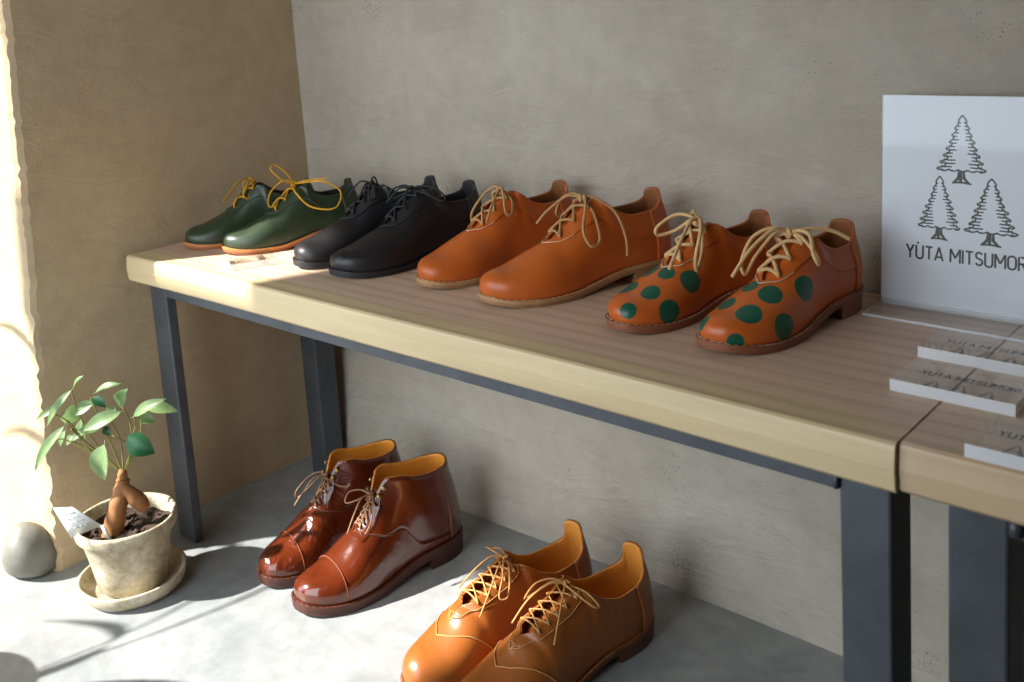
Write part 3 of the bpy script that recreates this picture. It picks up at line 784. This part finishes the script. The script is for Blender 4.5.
# ---- brown pair in the front
def brown_keys():
    k = low_keys(tab=.42, face=.385, dip=.295, gap0=.036, gap1=.055, throat=.70, tz=.272, pole=(.89, .165))
    return [(a, x, y, (z if z < .43 else z), m) for a, x, y, z, m in k]
def brown_seams(S):
    out = []
    for side in (1, -1):
        xs = [.735, .70, .64, .56, .48, .42, .40]; ts = [1.0, .86, .80, .76, .74, .78, .99]
        g = np.linspace(.735, .40, 50)
        out.append(([S.on(side, S.q_of(side, x), t, .0021) for x, t in zip(g, np.interp(-g, [-a for a in xs], ts))], .0006))
        # winged line over the toe
        g = np.linspace(.835, .60, 40)
        out.append(([S.on(side, S.q_of(side, x), t, .0012) for x, t in zip(g, np.interp(-g, [-.835, -.80, -.72, -.60], [1.0, .80, .55, .04]))], .0008))
    d = [S.on(1, S.q_of(1, .725), .99, .0022), S.on(1, S.q_of(1, .70), .93, .0022), S.on(-1, S.q_of(-1, .69), 1, .0026), S.on(-1, S.q_of(-1, .70), .93, .0022), S.on(-1, S.q_of(-1, .725), .99, .0022)]
    out.append((d, .0006))
    return out
m_brown = mats_for('tan brown', lin(150, 84, 34), lin(222, 146, 56), lin(120, 70, 36), lin(96, 54, 30), lin(90, 52, 30), lin(186, 136, 78), lin(206, 156, 92), .34)
bow_brown = [[(0, 0, 0), (.010, .012, .008), (.010, .034, .006), (0, .056, -.006), (-.012, .056, -.012), (-.010, .030, -.002), (0, 0, 0)],
             [(0, 0, 0), (.014, -.014, .008), (.030, -.034, -.002), (.044, -.044, -.024), (.030, -.046, -.026), (.010, -.022, -.002), (0, 0, 0)],
             [(0, 0, 0), (.016, .014, .004), (.038, .030, -.016), (.060, .044, -.044)], [(0, 0, 0), (.02, -.012, .004), (.048, -.028, -.016), (.074, -.036, -.046)]]
QUARTER_BROWN = [(.70, .88), (.64, .80), (.56, .76), (.48, .74), (.42, .76), (.36, .9)]
def place_brown(label, toe, ang, L, mir):
    S = Shoe(L, brown_keys(), zf_low(), bulge=.010, width=.9); S.top_x = .415
    a = math.radians(ang); hx, hy = heel_from(toe, a, L)
    build_shoe('oxford_shoe', S, mir, (hx, hy, 0), a, m_brown, label, 'shoe', 'tan brown shoes at the front of the floor', bow_brown, [.66, .61, .56, .51, .46], .88,
               dict(quarter=QUARTER_BROWN, seams=brown_seams, lace_r=.0014, cross_up=.55, counter=.12, tongue=(.72, .40, -.014, .08)))
place_brown('tan brown lace-up shoe with sunlit toe, the far one of the front floor pair', (.757, -.425), -104, .335, -1)
place_brown('brown lace-up shoe at the bottom edge, near one of the front floor pair', (.874, -.425), -103, .335, 1)

# ------------------------------------------------------------------ sign with three drawn trees
def ribbon(mb, pts, w, y):
    """flat ink stroke in the xz plane facing -y"""
    P = [Vector((p[0], 0, p[1])) for p in pts]; v = []; f = []
    for i, p in enumerate(P):
        t = (P[min(i + 1, len(P) - 1)] - P[max(i - 1, 0)]); t = t.normalized() if t.length > 1e-9 else Vector((1, 0, 0))
        n = Vector((-t.z, 0, t.x)); ww = w * (.7 + .5 * abs(math.sin(i * 1.3)))
        v += [p + n * ww / 2 + Vector((0, y, 0)), p - n * ww / 2 + Vector((0, y, 0))]
    for i in range(len(P) - 1): f.append((2 * i, 2 * i + 1, 2 * i + 3, 2 * i + 2))
    mb.add(v, f)
def tree_mesh(cx, z0, w, h, seed, y):
    r = random.Random(seed); mb = MB(); tiers = 8
    half = lambda u: (w / 2) * (.05 + .95 * u)
    lw = w * .036
    for side in (-1, 1):
        edge = [(cx, z0 + h)]
        for i in range(1, tiers + 1):
            u = i / tiers; zz = z0 + h * .2 + (h * .8) * (1 - u); hw = half(u)
            edge += [(cx + side * hw * .74, zz + h * .045), (cx + side * hw * (1 + r.uniform(-.04, .08)), zz + h * .012), (cx + side * hw * .97, zz - h * .012), (cx + side * hw * .80, zz - h * .004)]
        pl = [tuple((p.x, p.z)) for p in catmull([(a, 0, b) for a, b in edge], 3)]
        ribbon(mb, pl, lw, y)
        for i in range(2, tiers * 2):
            u = i / (tiers * 2); zz = z0 + h * .2 + h * .8 * (1 - u); hw = half(u)
            x_in = hw * r.uniform(.30, .55)
            ribbon(mb, [(cx + side * hw * .92, zz + h * .006), (cx + side * (hw + x_in) * .55, zz - h * .014), (cx + side * x_in, zz - h * .010)], lw * .85, y)
    base = [(cx - half(1) * .95 + half(1) * 1.9 * i / 14, z0 + h * .2 - h * .024 * abs(math.sin(i * 1.05))) for i in range(15)]
    ribbon(mb, base, lw, y)
    for a, b, c in ((-.05, -.06, -.17), (.05, .06, .17), (.0, -.01, -.02)):
        ribbon(mb, [(cx + a * w, z0 + h * .19), (cx + b * w, z0 + h * .08), (cx + c * w, z0)], w * .06, y)
    ribbon(mb, [(cx - .2 * w, z0 + .002 * h), (cx, z0 + h * .02), (cx + .22 * w, z0)], w * .04, y)
    return mb
def glyph(ch):
    """strokes of a condensed sans capital in a unit box"""
    arc = lambda cx, cy, rx, ry, a0, a1, n=10: [(cx + rx * math.cos(math.radians(a0 + (a1 - a0) * i / n)), cy + ry * math.sin(math.radians(a0 + (a1 - a0) * i / n))) for i in range(n + 1)]
    return {'Y': (.50, [[(0, 1), (.25, .46)], [(.50, 1), (.25, .46), (.25, 0)]]),
            'U': (.46, [[(0, 1), (0, .23)] + arc(.23, .23, .23, .23, 180, 360) + [(.46, .23), (.46, 1)]]),
            'T': (.48, [[(0, .94), (.48, .94)], [(.24, .94), (.24, 0)]]),
            'A': (.52, [[(0, 0), (.26, 1)], [(.26, 1), (.52, 0)], [(.09, .27), (.43, .27)]]),
            'M': (.62, [[(0, 0), (0, 1)], [(0, 1), (.31, .34)], [(.31, .34), (.62, 1)], [(.62, 1), (.62, 0)]]),
            'I': (.02, [[(.01, 0), (.01, 1)]]),
            'S': (.42, [arc(.21, .73, .20, .22, 25, 180, 8) + arc(.21, .73, .20, .22, 180, 260, 5) + arc(.21, .27, .21, .22, 80, 0, 5) + arc(.21, .27, .21, .22, 0, -160, 9)]),
            'O': (.48, [arc(.24, .74, .24, .22, 0, 180) + arc(.24, .26, .24, .22, 180, 360) + [(.48, .74)]]),
            'R': (.46, [[(0, 0), (0, .95), (.22, .95)] + arc(.22, .72, .23, .23, 90, -90) + [(0, .49)], [(.22, .49), (.46, 0)]]), ' ': (.16, [])}[ch]
def text_mesh(body, cap, width):
    """flat lettering in the xy plane centred on x = 0"""
    mb = MB(); gap = .17; x = 0; st = []
    for ch in body:
        w, strokes = glyph(ch)
        st += [[(px + x, py) for px, py in k] for k in strokes]; x += w + gap
    x -= gap; sx = width / x; hw = .074 * cap
    for k in st:
        P = [Vector((px * sx - width / 2, py * cap, 0)) for px, py in k]; v = []; f = []
        for i, p in enumerate(P):
            t = (P[min(i + 1, len(P) - 1)] - P[max(i - 1, 0)]).normalized(); n = Vector((-t.y, t.x, 0))
            v += [p + n * hw, p - n * hw]
        for i in range(len(P) - 1): f.append((2 * i, 2 * i + 1, 2 * i + 3, 2 * i + 2))
        mb.add(v, f)
    me = bpy.data.meshes.new('lettering'); me.from_pydata(mb.v, [], mb.f); return me
def dot_mesh(mb, x, z, r, y):
    v = [(x + r * math.cos(a), y, z + r * math.sin(a)) for a in np.linspace(0, 2 * math.pi, 17)[:-1]]
    mb.add(v, [tuple(range(16))])

SW, SH = .205, .262
SX0 = 1.281
sign = empty('sign_stand', (SX0 + SW / 2, -.030, H), math.radians(-2.0)); sign.rotation_euler = (0, 0, math.radians(-1.5))
tag(sign, 'white sign in clear acrylic stand with three drawn trees and black lettering', 'sign')
lean = math.radians(3.0)
panel = empty('sign_panel', (0, .004, .004)); panel.parent = sign; panel.rotation_euler = (-lean, 0, 0)
def P_(o): o.parent = panel; return o
sign_parts = []
mb = MB(); mb.box((-SW / 2 + .001, -.0006, .0045), (SW / 2 - .001, .0006, SH - .0015)); mb.build('insert_sheet', M['paper'], panel, smooth=False)
mb = MB(); mb.box((-SW / 2, -.0032, 0), (SW / 2, -.0008, SH)); mb.build('front_pane', [M['acrylic']], panel, smooth=False)
mb = MB(); mb.box((-SW / 2, .0008, 0), (SW / 2, .0032, SH)); mb.build('rear_pane', [M['acrylic_edge']], panel, smooth=False)
mb = MB(); mb.box((-SW / 2, -.052, 0), (SW / 2, .008, .003)); o = mb.build('foot_plate', [M['acrylic'], M['acrylic_edge']], sign, smooth=False)
for p in o.data.polygons: p.material_index = 0 if abs(p.normal.z) > .9 else 1
for i, (cx, z0, w, h, sd_) in enumerate(((-.006, .1575, .054, .082, 1), (-.031, .087, .049, .078, 2), (.0285, .086, .056, .080, 3))):
    tree_mesh(cx, z0, w, h, sd_, -.0007).build('tree_drawing', M['ink_tree'], panel, smooth=False)
me = text_mesh('YUTA MITSUMORI', .0168, .142); me.materials.append(M['ink'])
o = bpy.data.objects.new('lettering', me); C.objects.link(o); o.parent = panel; o.rotation_euler = (math.radians(90), 0, 0); o.location = (.001, -.0007, .0605)
bb = [v.co for v in me.vertices]; txt_w = max(b.x for b in bb) - min(b.x for b in bb)
mb = MB(); dot_mesh(mb, .001 - txt_w / 2 + txt_w * .105, .0605 + .0195, .0015, -.0007); mb.build('letter_dot', M['ink'], panel, smooth=False)

# ------------------------------------------------------------------ acrylic price blocks
def block(label, cx, cy, rz, w, d, t, z, seed):
    r = empty('acrylic_block', (cx, cy, z), rz); tag(r, label, 'acrylic block', 'clear acrylic blocks on the benches')
    mb = MB(); x, y = w / 2, d / 2
    v = [(-x, -y, 0), (x, -y, 0), (x, y, 0), (-x, y, 0), (-x, -y, t), (x, -y, t), (x, y, t), (-x, y, t)]
    mb.add(v, [(4, 5, 6, 7)], 0); mb.add(v, [(0, 1, 5, 4), (1, 2, 6, 5)], 1); mb.add(v, [(2, 3, 7, 6), (3, 0, 4, 7)], 0)
    mb.build('slab', [M['acrylic'], M['acrylic_edge']], r, smooth=False, weld=1e-6)
    me = text_mesh('YUTA MITSUMORI', d * .15, w * .8); me.materials.append(M['ink_tree'])
    o = bpy.data.objects.new('lettering', me); C.objects.link(o); o.parent = r; o.location = (0, d * .16, t * .35)
    for k in (-1, 0, 1):
        tm = tree_mesh(0, 0, d * .26, d * .36, seed + k, 0)
        q = tm.build('tree_drawing', M['ink_tree'], r, smooth=False); q.rotation_euler = (math.radians(-90), 0, 0); q.location = (k * w * .22, -d * .36, t * .35)
    return r
block('clear acrylic block lying nearest the foot of the white sign', 1.447, -.149, math.radians(-1), .120, .074, .012, H, 20)
block('clear acrylic block lying middle of the three below the white sign', 1.456, -.253, math.radians(-1), .118, .074, .012, H, 30)
block('clear acrylic block lying nearest the front edge of the right bench', 1.562, -.360, math.radians(-1), .118, .074, .012, H, 40)
block('small acrylic block lying in the sun before the green shoes', .315, -.318, math.radians(-27), .075, .075, .011, H, 50)

# ------------------------------------------------------------------ potted fig
def pot_mat():
    m, nt, b = new_mat('whitewashed terracotta'); v = coords(nt)
    n1 = noise(nt, 16, 6, .7, v, .5); n2 = noise(nt, 90, 4, .7, v)
    r = ramp(nt, n1.outputs['Fac'], [(.3, lin(128, 112, 84)), (.48, lin(176, 164, 138)), (.7, lin(198, 190, 170))])
    r2 = ramp(nt, n2.outputs['Fac'], [(.3, (.75, .72, .66, 1)), (.55, (1.05, 1.05, 1.05, 1))])
    nt.links.new(mixc(nt, 1.0, r.outputs['Color'], r2.outputs['Color'], 'MULTIPLY'), b.inputs['Base Color']); b.inputs['Roughness'].default_value = .85
    bump(nt, b, n2.outputs['Fac'], .5, .002); return m
M['pot'] = pot_mat()
M['soil'] = simple('dark soil', lin(58, 42, 30), .95, .5, 160, 1.0, 180)
M['bark'] = simple('fig bark', lin(146, 98, 56), .75, .3, 26, .6, 90)
M['stem'] = simple('green stem', lin(122, 118, 60), .6, .15, 60)
M['leaf'] = leaf_mat('leaf light green', lin(122, 148, 98)); M['leaf_d'] = leaf_mat('leaf dark green', lin(34, 82, 50))
PX_, PY_ = .176, -.526
pp = empty('potted_fig', (PX_, PY_, .0)); tag(pp, 'small fig tree with swollen trunk in a whitewashed clay pot', 'potted plant')
sc_ = empty('pot_saucer', (PX_, PY_, 0))
wobp = lambda w, z: .012 * math.sin(2 * w + 1) + .008 * math.sin(5 * w)
mb = MB(); mb.lathe([(.066, 0), (.078, .003), (.086, .012), (.090, .027), (.0885, .030), (.084, .029), (.079, .016), (.070, .010), (.02, .009)], 56, wob=wobp)
o = mb.build('pot_saucer', M['pot']); o.location = (PX_, PY_, 0); tag(o, 'whitewashed clay saucer under the fig pot on the concrete floor', 'saucer')
bpy.data.objects.remove(sc_)
PZ = .0104
mb = MB(); mb.lathe([(.052, PZ), (.056, PZ + .004), (.064, .060), (.073, .103), (.0765, .106), (.082, .110), (.084, .126), (.082, .131), (.078, .130), (.074, .118), (.070, .100), (.02, .099)], 56, wob=wobp)
mb.build('pot', M['pot'], pp)
mb = MB(); n = 22; v = []; f = []; rs = random.Random(5)
for i in range(8):
    for k in range(n): rr = .073 * (i + .02) / 7; a = 2 * math.pi * k / n; v.append((rr * math.cos(a), rr * math.sin(a), .108 + rs.uniform(-.004, .005) + .012 * (rr * math.cos(a) / .07 if rr * math.cos(a) > 0 else 0)))
for i in range(7):
    for k in range(n): f.append((i * n + k, i * n + (k + 1) % n, (i + 1) * n + (k + 1) % n, (i + 1) * n + k))
mb.add(v, f)
for _ in range(40):
    a = rs.uniform(0, 6.28); r = .066 * math.sqrt(rs.random()); x, y = r * math.cos(a), r * math.sin(a); s_ = rs.uniform(.002, .006)
    mb.tube([(x, y, .110 + .01 * max(0, x / .07)), (x + s_ * 1.5, y + rs.uniform(-1, 1) * s_, .114 + .01 * max(0, x / .07))], s_ * .6, 5)
mb.build('soil', M['soil'], pp)
# camera-facing frame at the pot: across (image right) and toward the camera
AX = Vector((.742, .671, 0)); TW = Vector((.671, -.742, 0))
def ap(a, t, z): return AX * a + TW * t + Vector((0, 0, z))
mb = MB()
mb.tube(catmull([ap(-.018, .020, .100), ap(-.014, .018, .120), ap(-.008, .012, .145), ap(-.002, .006, .168), ap(.002, .002, .184), ap(.004, 0, .196)], 6), [.0185 + .0008 * math.sin(i * .9) - .00027 * i for i in range(31)], 14)
mb.tube(catmull([ap(.002, .004, .184), ap(.014, .006, .176), ap(.022, .004, .164), ap(.030, .0, .150), ap(.034, -.002, .138)], 6), [.010 + .004 * math.exp(-((i - 14) / 6) ** 2) - (.006 if i > 23 else .002 if i > 22 else 0) for i in range(25)], 12)
mb.tube([ap(.003, 0, .188), ap(.004, .0, .205), ap(.006, -.001, .214)], [.009, .008, .006], 10)
mb.build('trunk', M['bark'], pp)
def pxa(cx, cy, t=0.0):
    """zoom-crop reading of the plant to across/height metres: 642 px crop, 4.0 px per photo px"""
    a = (cx - 345) * .249 * .00172; z = .205 + (440 - cy) * .249 * .00182
    return ap(a + .004 + (440 - cy) * .249 * .00012, t, z)
def leaf(base, tip, w, droop=.2, mat='leaf', roll=0.0):
    base, tip = Vector(base), Vector(tip); ax = tip - base; L = ax.length; u = ax.normalized()
    face = Vector((0, 0, .62)) + TW * .8; nrm = face - u * face.dot(u)
    if nrm.length < .1: nrm = u.orthogonal()
    nrm.normalize(); side = u.cross(nrm).normalized()
    rot = Matrix.Rotation(roll, 3, u); side = rot @ side; nrm = rot @ nrm
    mb = MB(); n = 10; v = []; f = []
    for i in range(n + 1):
        s_ = i / n; hw = w * .5 * (math.sin(math.pi * min(1, s_ * 1.02) ** .85) ** .8) if 0 < i < n else .0004
        c = base + u * L * s_ + nrm * (droop * L * (math.sin(math.pi * s_) * .5))
        for j in range(-2, 3): y = j / 2; v.append(c + side * hw * y + nrm * abs(y) * hw * .35)
    for i in range(n):
        for j in range(4): f.append((i * 5 + j, (i + 1) * 5 + j, (i + 1) * 5 + j + 1, i * 5 + j + 1))
    mb.add(v, f); mb.tube([base + u * L * s_ + nrm * (droop * L * math.sin(math.pi * s_) * .5 - .0003) for s_ in np.linspace(-.12, .95, 10)], .0007, 4)
    o = mb.build('leaf', M[mat], pp); return o
LV = [((175, 92), (225, 42), .010, 0, 'leaf', .0), ((165, 100), (68, 228), .013, 0, 'leaf', 1.0), ((250, 122), (358, 90), .012, -.01, 'leaf', .3), ((95, 172), (5, 216), .010, -.02, 'leaf', .5),
      ((168, 225), (98, 212), .030, -.02, 'leaf', 1.2), ((150, 218), (30, 380), .015, .02, 'leaf', .9), ((255, 145), (165, 196), .016, .0, 'leaf', .6), ((255, 125), (312, 160), .014, .01, 'leaf_d', .5),
      ((372, 178), (228, 236), .020, .02, 'leaf', .7), ((330, 190), (372, 118), .022, -.02, 'leaf', .8), ((412, 206), (548, 142), .016, .01, 'leaf', .7), ((445, 192), (574, 212), .018, -.01, 'leaf', .6),
      ((402, 262), (510, 330), .032, .03, 'leaf_d', 1.2), ((320, 280), (320, 412), .036, .04, 'leaf', 1.4), ((285, 238), (195, 246), .014, .01, 'leaf', .6), ((165, 240), (182, 335), .018, -.03, 'leaf', 1.4),
      ((155, 290), (116, 326), .014, -.02, 'leaf', 1.2), ((98, 282), (82, 338), .012, -.03, 'leaf', 1.2), ((195, 272), (150, 300), .012, -.01, 'leaf', .9), ((405, 232), (478, 256), .016, -.02, 'leaf', .9), ((285, 250), (312, 278), .012, .0, 'leaf_d', .8), ((310, 215), (330, 175), .02, -.01, 'leaf', .9)]
for b, t_, w, dt, mt, rl in LV: leaf(pxa(*b, dt), pxa(*t_, dt + .006), w * 1.2, .18, mt, (rl - .8) * .7)
mb = MB()
for path in ([(350, 440), (260, 330), (195, 190), (175, 92)], [(345, 430), (270, 370), (190, 270), (150, 218)], [(345, 435), (240, 360), (165, 230), (95, 172)], [(350, 440), (310, 320), (270, 200), (250, 122)], [(352, 430), (390, 330), (390, 230), (372, 170)], [(355, 440), (400, 350), (412, 250), (412, 206)],
             [(358, 435), (400, 330), (404, 262)], [(352, 440), (385, 340), (320, 280)], [(350, 440), (400, 380), (425, 330), (445, 192)], [(345, 435), (250, 340), (200, 290), (165, 240)], [(350, 440), (345, 300), (310, 215)], [(350, 440), (300, 300), (285, 240)], [(345, 430), (215, 330), (155, 290)], [(345, 430), (150, 300), (98, 282)]):
    mb.tube(catmull([pxa(x, y, (i - 1) * .005 if i else 0) for i, (x, y) in enumerate(path)], 6), .0012, 5)
mb.build('stems', M['stem'], pp)
# plant tag
mb = MB(); A, B_, C_, D_ = [Vector(p) - Vector((PX_, PY_, 0)) for p in ((.1423, -.6282, .1791), (.1655, -.6072, .1787), (.1988, -.577, .142), (.159, -.613, .1244))]
th = Vector((0, .0006, .0004))
v = [A, B_, C_, D_, A + th, B_ + th, C_ + th, D_ + th]
mb.add(v, [(0, 1, 2, 3), (7, 6, 5, 4), (0, 4, 5, 1), (1, 5, 6, 2), (2, 6, 7, 3), (3, 7, 4, 0)])
mb.tube([C_ + th, ap(-.006, .050, .108)], .003, 6)
tg = mb.build('plant_tag', simple('white plastic tag', lin(232, 232, 228), .5, .02)); tg.location = (PX_, PY_, 0); tag(tg, 'white plastic name tag stuck in the soil of the fig pot', 'tag')
mb = MB(); nn = (B_ - A).cross(D_ - A).normalized()
if nn.dot(TW) < 0: nn = -nn
for r_ in range(4):
    s0 = .25 + r_ * .17; p0 = A.lerp(D_, s0); p1 = B_.lerp(C_, s0)
    for q0, q1 in ((.25, .42), (.46, .6), (.64, .8)): mb.tube([p0.lerp(p1, q0) + nn * .0005, p0.lerp(p1, q1) + nn * .0005], .0006 if r_ < 3 else .0009, 4)
mb.build('print', simple('grey tag print', lin(130, 132, 140), .6), tg)

# ------------------------------------------------------------------ stone at the foot of the wall
bm = bmesh.new(); bmesh.ops.create_icosphere(bm, subdivisions=4, radius=1.0)
for vv in bm.verts:
    x, y, z = vv.co
    k = 1 + .06 * math.sin(3 * x + 1) * math.cos(2.4 * z) + .03 * math.sin(5 * y + z)
    vv.co = Vector((x * .052 * k, y * .045 * k, z * .062 * k + .010 * math.cos(2 * x)))
    if vv.co.z < -.040: vv.co.z = -.040
me = bpy.data.meshes.new('door_stone'); bm.to_mesh(me); bm.free()
for p in me.polygons: p.use_smooth = True
me.materials.append(simple('grey river stone', lin(112, 111, 102), .5, .25, 30, .4, 60))
st = bpy.data.objects.new('door_stone', me); C.objects.link(st); st.location = (-.022, -.618, .036); st.scale = (.98, .86, .82); st.rotation_euler = (0, 0, .5)
tag(st, 'smooth grey round stone leaning on the sunlit wall end beside the pot', 'stone')

# ------------------------------------------------------------------ blade-leaved plant by the window, left of the photographed corner
tp = empty('blade_plant', (.09, -1.035, 0)); tag(tp, 'blade leaved plant in a round clay pot on the floor by the window', 'potted plant')
mb = MB(); mb.lathe([(.075, 0), (.085, .004), (.112, .09), (.118, .16), (.116, .20), (.108, .20), (.104, .17), (.02, .168)], 40); mb.build('pot', M['pot'], tp)
rl = random.Random(21)
for i, (az_, reach, top) in enumerate(((-8, .22, .46), (14, .27, .40), (-30, .20, .36), (34, .24, .33), (-60, .22, .46), (172, .56, .66), (155, .52, .74), (195, .30, .50))):
    a = math.radians(az_); mb = MB(); n = 12; v = []; f = []; dx_, dy_ = math.cos(a), math.sin(a)
    for k in range(n + 1):
        t = k / n; r_ = reach * t ** 1.2; z_ = .17 + (top - .17) * math.sin(t * 2.1) / math.sin(1.57); hw = .019 * math.sin(math.pi * min(1, .12 + t * .88)) + .0003
        v += [(dx_ * r_ - dy_ * hw, dy_ * r_ + dx_ * hw, z_), (dx_ * r_, dy_ * r_, z_ - hw * .35), (dx_ * r_ + dy_ * hw, dy_ * r_ - dx_ * hw, z_)]
    for k in range(n): f += [(3 * k, 3 * k + 3, 3 * k + 4, 3 * k + 1), (3 * k + 1, 3 * k + 4, 3 * k + 5, 3 * k + 2)]
    mb.add(v, f); mb.build('leaf', M['leaf_d'], tp)
